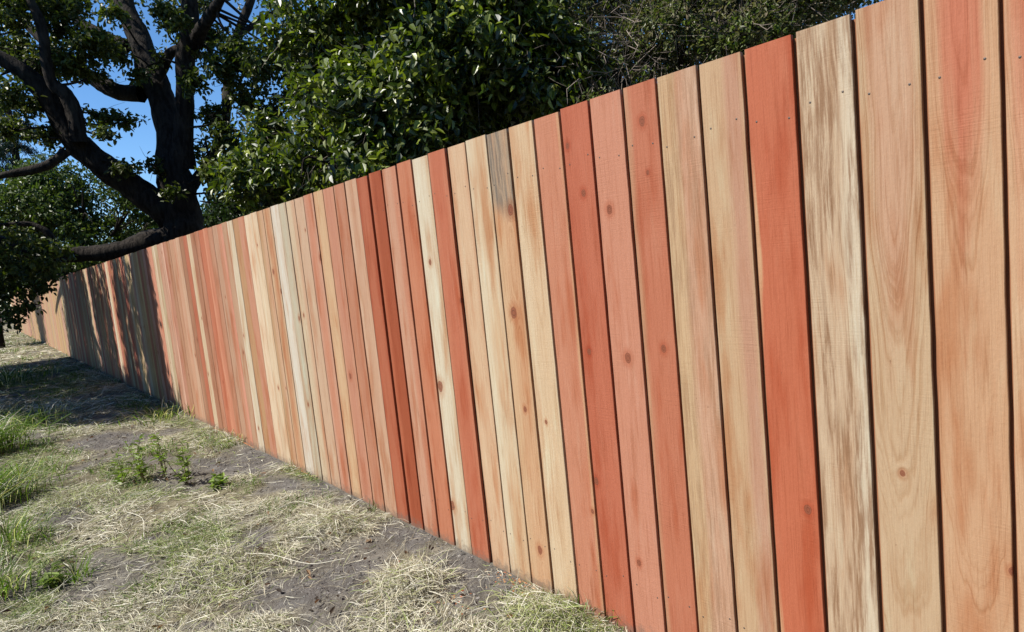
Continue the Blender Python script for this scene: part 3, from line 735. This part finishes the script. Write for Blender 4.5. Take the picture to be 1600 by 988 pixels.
# left background
c0 = P(120, 330, 21)
LP = [lin((92, 112, 50)) * .62, lin((78, 98, 44)) * .6, lin((110, 122, 60)) * .55]
tree('maple_tree', 'leafy mid green tree low behind the big oak limb at the left', (c0[0], c0[1]),
     [blob(40, 330, 70, 50, 20), blob(130, 325, 75, 55, 20), blob(195, 340, 55, 42, 20), blob(90, 290, 70, 40, 21), blob(235, 370, 30, 25, 20), blob(10, 380, 60, 40, 20), blob(150, 400, 60, 22, 20), blob(75, 405, 30, 20, 20)],
     4300, 8, .13, LP, M_OAKLEAF, g1, .15, gap=.40, gs=.9, spread=.22)
c0 = P(330, 345, 24)
tree('laurel_tree', 'distant dark leafy tree seen low to the right of the oak trunk', (c0[0], c0[1]),
     [blob(325, 345, 30, 22, 22), blob(370, 335, 45, 24, 22), blob(345, 325, 30, 12, 23), blob(220, 372, 40, 12, 24), blob(60, 440, 40, 25, 34), blob(140, 410, 60, 25, 34)],
     1500, 8, .14, DP + LP[:1], M_OAKLEAF, g1, .15, gap=.36, gs=.9, spread=.22)
# conifer with hanging needle sprays
c0 = P(20, 230, 25); at = np.array([c0[0], c0[1], 0.]); e = empty('conifer_tree', at); tag(e, 'dark blue green conifer with drooping sprays behind the oak limbs at the left', 'tree')
t = Tubes(); t.add(np.array([at + [0, 0, -.2], at + [0, 0, 5], at + [.1, 0, 9.5]]), np.array([.28, .2, .04]), 10); t.build('trunk', M_BARK, e, at)
lv = Leaves(); CP = [lin((36, 52, 50)) * .5, lin((44, 60, 56)) * .5]
for k in range(95):
    z = g1.uniform(2.5, 9.4); a = g1.uniform(0, 6.28); ln = (9.8 - z) * .38 + .3
    dv = np.array([math.cos(a), math.sin(a), -.15]); s_ = np.linspace(.15, 1, 34)[:, None]
    p = at + [0, 0, z] + dv * ln * s_ + np.array([0, 0, -.4]) * s_ ** 2 * ln * .5 + g1.normal(0, .06, (34, 3))
    lv.add(shoots(p, np.tile(dv, (34, 1)), 9, .16, .16, CP, g1, droop=1.3, aspect=.10))
lv.build('crown', M_OAKLEAF, e, at)
# far wood closing the view beyond the fence's end
fw = Leaves(); lob = []
for k in range(26):
    a = k / 25; x = -26 + a * 75; y = 62 - 18 * max(0, a - .45) * 1.2 + g1.uniform(-4, 4)
    lob.append((np.array([x, y, 2.6 + g1.uniform(-.5, .9)]), np.array([3.4, 3, 3.0 + g1.uniform(-.4, .8)])))
p, o_ = lobe_points(lob, 6000, g1, .6, .3, .5); fw.add(shoots(p, o_, 6, .4, .34, DP + LP[:1], g1, aspect=.7))
o = fw.build('distant_wood', M_OAKLEAF); tag(o, kind='stuff'); o['label'] = 'far belt of trees beyond the end of the fence'; o['category'] = 'wood'

# unseen trees added across the mown strip to block low sky light
for k, (tx_, ty_, hh, lab) in enumerate([(-9.5, -5.5, 7.5, 'unseen tree added behind the camera to block sky light, nearest the fence start'), (-10.5, 1.0, 8.0, 'unseen tree added across the strip to block sky light, facing the near boards'),
                          (-11.0, 7.5, 8.5, 'unseen tree added across the strip to block sky light, facing the oak'), (-11.5, 15, 8.5, 'unseen tree added across the strip to block sky light, beyond the oak'), (-11, 23, 8.0, 'unseen tree added across the strip to block sky light, near the far end'), (-4.5, -10.5, 8.0, 'unseen tree added beyond the near end of the fence to block sky light')]):
    tree('sky_block_tree', lab, (tx_, ty_), [(np.array([tx_, ty_, hh * .62]), np.array([2.2, 3.0, hh * .36])), (np.array([tx_ - .6, ty_ + 2.0, hh * .45]), np.array([1.8, 2.4, hh * .36])), (np.array([tx_ + .3, ty_ - 2.0, hh * .42]), np.array([1.6, 2.3, hh * .34]))],
         900, 6, .30, LP + DP, M_OAKLEAF, g1, .2, gap=.30, gs=.7, spread=.35, group='unseen trees added to block low sky light')

# small tree whose trunk just shows at the left edge
at = G(-4, 545); at[2] = 0
TRN = Tubes(); e = empty('young_oak', at); tag(e, 'slim dark tree in the grass at the far left edge', 'tree')
TRN.add(np.array([at + [0, 0, -.1], at + [0, .05, .8], at + [-.05, .1, 1.8], at + [-.2, .2, 3.2]]), np.array([.24, .2, .19, .12]), 10); TRN.build('trunk', M_BARK, e, at)
lv = Leaves(); p, o_ = lobe_points([(at + [-.3, .3, 3.6], np.array([1.5, 1.7, 1.2])), (at + [.1, 0, 2.6], np.array([.8, .9, .7]))], 1300, g1, .4, .35, 1.5)
lv.add(shoots(p, o_, 8, .16, .12, OAKPAL, g1)); lv.build('crown', M_OAKLEAF, e, at)

# ---- posts beyond
def post(name, label, px, pyb, pyt, d, wpx, mat, grp=None):
    b = P(px, pyb, d); tp = P(px, pyt, d)[2]; hw = wpx * d / FPX / 2
    bm_z = [-.1, tp - .03, tp]; rs = [1, 1, .55]
    V = []; F = []
    for z, s in zip(bm_z, rs):
        V += [(-hw * s, -hw * s, z), (hw * s, -hw * s, z), (hw * s, hw * s, z), (-hw * s, hw * s, z)]
    for k in range(2):
        for j in range(4): F.append((k * 4 + j, k * 4 + (j + 1) % 4, k * 4 + 4 + (j + 1) % 4, k * 4 + 4 + j))
    F.append((8, 9, 10, 11)); F.append((3, 2, 1, 0))
    tag(np_mesh(name, V, np.array(F), mat, loc=(b[0], b[1], 0)), label, 'post', grp)
post('wooden_post', 'weathered grey post beside the far end of the fence', 2, 520, 478, 31, 7, M_GPOST)
post('marker_post', 'slim white post standing up behind the shaded part of the fence', 114, 440, 402, 22, 4.5, M_WPOST)

# ------------------------------------------------------------------ cut grass, hay, tufts and weeds on the ground
def blades(pos, az, L, w, lift, bend, col, rng, tipc=1.0):
    """ribbons with two bends: pos (n,3) root, az heading, lift start pitch, bend pitch change per half"""
    n = len(pos); h = np.stack([np.cos(az), np.sin(az), np.zeros(n)], -1); up = np.array([0, 0, 1.0])
    sd = np.stack([-np.sin(az), np.cos(az), np.zeros(n)], -1) + up * rng.normal(0, .5, (n, 1)); sd = unit(sd)
    turn = rng.normal(0, .35, n)
    p = [pos]; pitch = lift.copy(); a = az.copy()
    for k in range(3):
        h = np.stack([np.cos(a), np.sin(a), np.zeros(n)], -1)
        p.append(p[-1] + (h * np.cos(pitch)[:, None] + up * np.sin(pitch)[:, None]) * (L / 3)[:, None]); pitch = pitch + bend; a = a + turn
    ws = [.8, 1.0, .75, .12]; V = []
    for q, k in zip(p, ws): V += [q + sd * (w * k * .5)[:, None], q - sd * (w * k * .5)[:, None]]
    V = np.stack(V, 1).reshape(-1, 3); i = np.arange(n)[:, None] * 8
    F = np.concatenate([i + np.array([0, 1, 3, 2]), i + np.array([2, 3, 5, 4]), i + np.array([4, 5, 7, 6])])
    return V, F, np.repeat(col, 8, axis=0)
g2r = np.random.default_rng(5)
STRAW = np.array([lin(c) for c in [(218, 210, 176), (200, 192, 158), (232, 228, 204), (182, 175, 146), (208, 204, 180), (160, 150, 118)]]) * .84
STRAW = STRAW * .78 + STRAW.mean(axis=1, keepdims=True) * .22
GREENISH = np.array([lin(c) for c in [(164, 174, 108), (146, 160, 90), (182, 186, 132), (130, 146, 78)]]) * .82
FRESH = np.array([lin(c) for c in [(96, 128, 44), (116, 148, 54), (84, 112, 42), (134, 158, 70)]]) * .60

def zone(px, py):
    g = np.zeros_like(px)
    for a in [(20, 730, 110, 90, 0), (60, 600, 90, 30, 0), (250, 650, 90, 14, 18), (470, 735, 90, 12, 28), (880, 965, 100, 32, 20), (230, 740, 110, 46, 0), (40, 900, 90, 80, 0), (330, 690, 60, 10, 20), (300, 860, 130, 40, 0)]:
        g = np.maximum(g, in_ell(px, py, *a))
    return g
hay = Leaves()
def strew(n, x0, x1, y0, y1, Lr, wr, soil_keep=.07, zr=.03, pw=1.0):
    x = g2r.uniform(x0, x1, n); y = y0 + (y1 - y0) * g2r.uniform(0, 1, n) ** pw
    s = soilness(x, y); clump = fbm(x * 4.5, y * 4.5, 55)
    keep = (g2r.uniform(0, 1, n) < np.where(s > .3, soil_keep, 1) * np.clip((clump - .28) * 3.2, .12, 1)) & (x < -.004)
    x, y, clump = x[keep], y[keep], clump[keep]; n = len(x)
    px, py, _ = projn(np.stack([x, y, np.zeros(n)], -1)); gz = zone(px, py) * (.5 + fbm(x * 2, y * 2, 66))
    q = g2r.uniform(0, 1, n)
    c = STRAW[g2r.integers(0, len(STRAW), n)]
    c = np.where((q < .12 + .55 * gz)[:, None], GREENISH[g2r.integers(0, 4, n)], c)
    c = np.where((q < .02 + .22 * gz)[:, None], FRESH[g2r.integers(0, 4, n)], c) * g2r.uniform(.65, 1.2, (n, 1))
    flow = fbm(x * 1.1, y * 1.1, 91, 2) * 9
    az = flow + g2r.normal(0, .75, n) + np.where(g2r.uniform(0, 1, n) < .5, 0, math.pi)
    L = g2r.uniform(*Lr, n) * np.where(g2r.uniform(0, 1, n) < .08, 1.8, 1)
    # keep stalks from poking through the boards
    ex = x + np.cos(az) * L; az = np.where(ex > -.01, math.pi - az, az)
    z = relief(x, y) + g2r.uniform(0, 1, n) ** 1.5 * zr * (.3 + 2.2 * np.clip(clump - .35, 0, 1))
    hay.add(blades(np.stack([x, y, z], -1), az, L, g2r.uniform(*wr, n), g2r.normal(.06, .14, n), g2r.normal(-.08, .14, n), c, g2r))
strew(120000, -2.1, 0, 1.35, 4.2, (.02, .11), (.0012, .0028))
strew(66000, -2.3, 0, 4.0, 8.2, (.03, .13), (.0018, .0042))
strew(24000, -2.6, 0, 8.0, 16, (.08, .26), (.004, .011))
strew(15000, -3, .0, 15, 40, (.12, .35), (.008, .022), zr=.05)
strew(26000, -7, -2.0, .5, 14, (.08, .28), (.004, .010), zr=.05)
o = hay.build('dry_grass', M_STRAW); tag(o, kind='stuff'); o['label'] = 'mown dry grass strewn over the soil along the fence'; o['category'] = 'grass'

# short living grass growing up through the hay
gl = Leaves()
def sward(n, x0, x1, y0, y1, Lr, wr, thr):
    x = g2r.uniform(x0, x1, n); y = g2r.uniform(y0, y1, n)
    px, py, _ = projn(np.stack([x, y, np.zeros(n)], -1)); gz = zone(px, py)
    nz = fbm(x * 2.6, y * 2.6, 44); keep = (nz + gz * .30 > thr) & (soilness(x, y) < .4) & (x < -.02)
    x, y = x[keep], y[keep]; n = len(x)
    c = FRESH[g2r.integers(0, 4, n)] * g2r.uniform(.7, 1.2, (n, 1))
    gl.add(blades(np.stack([x, y, relief(x, y)], -1), g2r.uniform(0, 6.28, n), g2r.uniform(*Lr, n), g2r.uniform(*wr, n), g2r.normal(.9, .3, n), g2r.normal(-.4, .2, n), c, g2r))
sward(22000, -2.2, 0, 1.4, 6, (.03, .09), (.002, .004), .66)
sward(16000, -2.6, 0, 6, 16, (.05, .12), (.004, .008), .64)
sward(9000, -3, 0, 16, 40, (.08, .2), (.008, .018), .60)
sward(16000, -7, -2.1, .5, 16, (.06, .2), (.004, .009), .50)
o = gl.build('grass', M_GRASS); tag(o, kind='stuff'); o['label'] = 'short green grass sprouting through the hay'; o['category'] = 'grass'

# soil clods and wood chips
def pebbles(name, n, sizes, pal, where, mat, flat=.7):
    ico = np.array([(0, 0, 1), (.9, 0, .4), (.28, .85, .4), (-.72, .53, .4), (-.72, -.53, .4), (.28, -.85, .4), (.72, .53, -.4), (-.28, .85, -.4), (-.9, 0, -.4), (-.28, -.85, -.4), (.72, -.53, -.4), (0, 0, -1)], float)
    fi = np.array([(0, 1, 2), (0, 2, 3), (0, 3, 4), (0, 4, 5), (0, 5, 1), (1, 6, 2), (2, 7, 3), (3, 8, 4), (4, 9, 5), (5, 10, 1), (6, 7, 2), (7, 8, 3), (8, 9, 4), (9, 10, 5), (10, 6, 1), (11, 7, 6), (11, 8, 7), (11, 9, 8), (11, 10, 9), (11, 6, 10)])
    x, y = where; n = len(x); s = sizes[0] * (sizes[1] / sizes[0]) ** (g2r.uniform(0, 1, n) ** 2.2)
    V = ico[None] * (1 + g2r.normal(0, .22, (n, 12, 1))) * (s[:, None, None] * np.array([1, 1, flat]))
    V = V + np.stack([x, y, relief(x, y)], -1)[:, None]
    c = np.array(pal)[g2r.integers(0, len(pal), n)] * g2r.uniform(.7, 1.25, (n, 1))
    return np_mesh(name, V.reshape(-1, 3), (fi[None] + np.arange(n)[:, None, None] * 12).reshape(-1, 3), mat, colors=np.repeat(c, 12, axis=0))
x = g2r.uniform(-2, -.01, 60000); y = 1.4 + 7 * g2r.uniform(0, 1, 60000) ** 1.4; k = g2r.uniform(0, 1, 60000) < soilness(x, y) * .6 + .02
SO = [lin((136, 132, 127)) * .62, lin((112, 108, 104)) * .62, lin((160, 156, 150)) * .62]
o = pebbles('soil_clods', 0, (.0015, .010), SO, (x[k], y[k]), M_CLOD); tag(o, kind='stuff'); o['label'] = 'loose grey soil crumbs on the bare patches'; o['category'] = 'soil'
# sawdust and chips at the foot of the fence and on the near hay heap
cx_, cy_ = [], []
for (px, py, rx, n) in [(640, 884, .05, 60), (400, 690, .12, 160), (345, 672, .15, 120), (470, 735, .12, 100), (690, 930, .10, 60), (860, 935, .12, 160), (900, 955, .12, 160), (800, 905, .08, 60), (240, 640, .2, 60)]:
    q = G(px, py); cx_.append(np.minimum(q[0] + g2r.normal(0, rx * .5, n), -.008)); cy_.append(q[1] + g2r.normal(0, rx, n))
o = pebbles('wood_chips', 0, (.003, .010), [lin((208, 140, 100)) * .6, lin((222, 176, 130)) * .6, lin((190, 110, 76)) * .6], (np.concatenate(cx_), np.concatenate(cy_)), M_CLOD, flat=.25)
tag(o, kind='stuff'); o['label'] = 'orange sawdust and chips along the fence foot'; o['category'] = 'wood chips'

# heaps of raked hay: each one a thing
def heap(px, py, rx, h, n, label, green=.15, Lr=(.04, .16), name='hay_heap'):
    q = G(px, py); at = np.array([q[0], q[1], 0.0]); rr = np.random.default_rng(int(px))
    d = rr.normal(0, .5, (n, 2)); rad = np.clip(1 - (d ** 2).sum(1) * .7, 0, 1)
    x = np.minimum(at[0] + d[:, 0] * rx, -.03); y = at[1] + d[:, 1] * rx * 1.25
    z = relief(x, y) + rad * h * rr.uniform(.15, 1.1, n)
    c = STRAW[rr.integers(0, len(STRAW), n)]; c = np.where((rr.uniform(0, 1, n) < green)[:, None], GREENISH[rr.integers(0, 4, n)], c) * rr.uniform(.65, 1.2, (n, 1))
    az = rr.uniform(0, 6.28, n); L = rr.uniform(*Lr, n)
    ex = x + np.cos(az) * L; az = np.where(ex > -.01, math.pi - az, az)
    V, F, Cc = blades(np.stack([x, y, z], -1), az, L, rr.uniform(.0014, .0034, n), rr.normal(.12, .28, n), rr.normal(-.22, .2, n), c, rr)
    o = np_mesh(name, V - at, F, M_STRAW, loc=at, colors=Cc); tag(o, label, 'hay', 'heaps of raked dry grass by the fence'); return o
heap(640, 915, .17, .07, 1500, 'matted heap of pale hay with orange chips on the bare soil below the fence')
heap(520, 822, .17, .06, 1300, 'small hay heap at the upper left edge of the grey soil patch')
heap(850, 965, .17, .045, 1500, 'greenish hay heap against the foot of the fence at the bottom', .5)
heap(600, 985, .2, .05, 900, 'hay heap at the bottom edge beside the dark soil')
heap(330, 900, .32, .05, 2000, 'wide low greenish heap of hay in the middle of the mown strip', .4)
heap(120, 780, .3, .05, 1600, 'low heap of greenish hay near the tall green tufts at the left', .5)
# pale bent stalks lying on top
for k, (pl, lab) in enumerate([([(385, 876), (430, 880), (480, 887), (540, 880)], 'long pale straw lying across the dark soil left of the hay heap'),
                               ([(420, 810), (470, 796), (530, 812)], 'pale bent stalk lying above the upper hay heap'),
                               ([(190, 808), (215, 822), (230, 842)], 'short curved white stalk on the greenish hay'),
                               ([(0, 968), (25, 955), (42, 940)], 'thick pale stalk at the bottom left corner')]):
    t = Tubes(); pts = np.array([G(a, b) + [0, 0, .028 + .012 * math.sin(j * 2)] + g2r.normal(0, .012, 3) * [1, 1, .3] for j, (a, b) in enumerate(pl)]); c = pts.mean(axis=0)
    t.add(pts, np.full(len(pts), .0017), 6, 5, lump=.12)
    o = t.build('straw_stalk', M_STRAW, None, c, colors=STRAW[2]); o.location = tuple(c); tag(o, lab, 'straw', 'single stalks lying on the ground')

# green tufts
def tuft(px, py, n, Lr, label, rx=.08, dry=.25, w=(.003, .007), head=None):
    q = G(px, py); at = np.array([q[0], q[1], 0.0]); rr = np.random.default_rng(int(px + py * 3 + 500)); at[2] = float(relief(np.array([at[0]]), np.array([at[1]]))[0])
    d = rr.normal(0, rx, (n, 2)); pos = np.stack([d[:, 0], d[:, 1], np.zeros(n)], -1)
    az = np.arctan2(d[:, 1], d[:, 0]) + rr.normal(0, .6, n)
    if head is not None: az = head + rr.normal(0, .8, n)
    c = np.where((rr.uniform(0, 1, n) < dry)[:, None], STRAW[rr.integers(0, 6, n)], FRESH[rr.integers(0, 4, n)]) * rr.uniform(.75, 1.2, (n, 1))
    V, F, Cc = blades(pos, az, rr.uniform(*Lr, n), rr.uniform(*w, n), rr.normal(1.15, .2, n), rr.normal(-.55, .18, n), c, rr)
    o = np_mesh('grass_tuft', V, F, M_GRASS, loc=at, colors=Cc); tag(o, label, 'grass tuft', 'green grass tufts beside the mown strip')
tuft(-30, 715, 420, (.35, .62), 'tallest arching green grass tuft at the left edge', .16, .2, (.005, .011), head=-.6)
tuft(-20, 790, 420, (.25, .45), 'dense green tuft at the left edge below the tallest tuft', .14, .15, (.004, .008), head=-.4)
tuft(15, 850, 200, (.12, .26), 'short green tuft at the left edge over dark soil', .09, .2)
tuft(-15, 930, 260, (.12, .26), 'green tuft at the left edge near the bottom corner', .09, .3)
tuft(60, 660, 200, (.2, .4), 'thin green tuft with pale blades above the mown strip at the left', .2, .45, (.005, .010))
tuft(10, 600, 220, (.25, .45), 'sunlit green tuft just inside the tree shade at the left', .3, .3, (.010, .02))
tuft(120, 905, 60, (.08, .2), 'sparse sprig of green grass in the lower left hay', .04, .1)
tuft(360, 690, 140, (.08, .2), 'small green tuft at the fence foot by the sawdust', .16, .35)
tuft(250, 652, 220, (.12, .25), 'green tuft at the fence foot where the tree shade ends', .25, .4, (.005, .010))
tuft(915, 968, 140, (.05, .13), 'small light green tuft touching the fence foot at the bottom', .06, .4, (.002, .004))

# weeds
def weed(px, py, h, nst, label, broad=.035, seed=1):
    q = G(px, py); at = np.array([q[0], q[1], 0.0]); rr = np.random.default_rng(seed); at[2] = float(relief(np.array([at[0]]), np.array([at[1]]))[0]) - .005
    e = empty('weed_plant', at); tag(e, label, 'weed', 'leafy weeds in the mown strip')
    t = Tubes(); lv = Leaves()
    for k in range(nst):
        tip = np.array([rr.normal(0, .05), rr.normal(0, .06), h * rr.uniform(.6, 1.05)]); mid = tip * .5 + rr.normal(0, .012, 3)
        p0 = np.array([rr.normal(0, .008), rr.normal(0, .008), -.02])
        t.add(np.array([p0, mid, tip]), np.array([.0032, .0026, .001]), 5, 4)
        s = rr.uniform(.15, 1.05, 16)[:, None]; pos = p0 * (1 - s) ** 2 + 2 * mid * s * (1 - s) + tip * s * s
        az = rr.uniform(0, 6.28, 16); ax = np.stack([np.cos(az), np.sin(az), rr.uniform(.1, 1.0, 16)], -1)
        L = rr.uniform(.03, .075, 16) * (1.2 - s[:, 0] * .4)
        lv.add(leaf_mesh(pos, ax, np.tile([0, 0, 1.], (16, 1)) + rr.normal(0, .3, (16, 3)), L, L * broad / .06 * .7, (FRESH * .75 + GREENISH * .3)[rr.integers(0, 4, 16)] * rr.uniform(.8, 1.4, (16, 1)), .3))
    t.build('stem', M_TWIG, e, colors=lin((110, 104, 62)) * .6)
    lv.build('leaves', M_GRASS, e)
weed(225, 752, .34, 5, 'bright green leafy weed, the most upright in the mown strip', seed=2)
weed(188, 758, .22, 3, 'smaller leafy weed left of the most upright one', seed=3)
weed(262, 750, .33, 4, 'thin dark stemmed weed just right of the most upright one', broad=.02, seed=4)
weed(292, 758, .31, 4, 'drooping leafy weed on the right of the weed group', seed=5)
weed(335, 765, .09, 4, 'low sprawling weed right of the weed group', seed=6)
weed(86, 912, .10, 3, 'small weed among the hay near the lower left corner', seed=7)

# fallen leaves and bits of bark scattered in the hay
n = 900; x = g2r.uniform(-2.1, -.03, n); y = 1.5 + 12 * g2r.uniform(0, 1, n) ** 1.3
az = g2r.uniform(0, 6.28, n); ax = np.stack([np.cos(az), np.sin(az), g2r.normal(0, .25, n)], -1)
LITTER = np.array([lin((128, 92, 58)) * .6, lin((96, 72, 50)) * .6, lin((156, 120, 78)) * .6, lin((74, 62, 50)) * .6])
L = g2r.uniform(.012, .045, n); ax[:, :2] *= np.where(x > -.08, 1, 1)[:, None]
V, F, Cc = leaf_mesh(np.stack([np.minimum(x, -.05), y, relief(x, y) + g2r.uniform(.006, .03, n)], -1), ax, np.tile([0, 0, 1.], (n, 1)) + g2r.normal(0, .35, (n, 3)), L, L * g2r.uniform(.25, .6, n), LITTER[g2r.integers(0, 4, n)] * g2r.uniform(.7, 1.2, (n, 1)), .3)
o = np_mesh('leaf_litter', V, F, M_STRAW, colors=Cc); tag(o, kind='stuff'); o['label'] = 'brown fallen leaves and bark bits among the hay'; o['category'] = 'leaf litter'
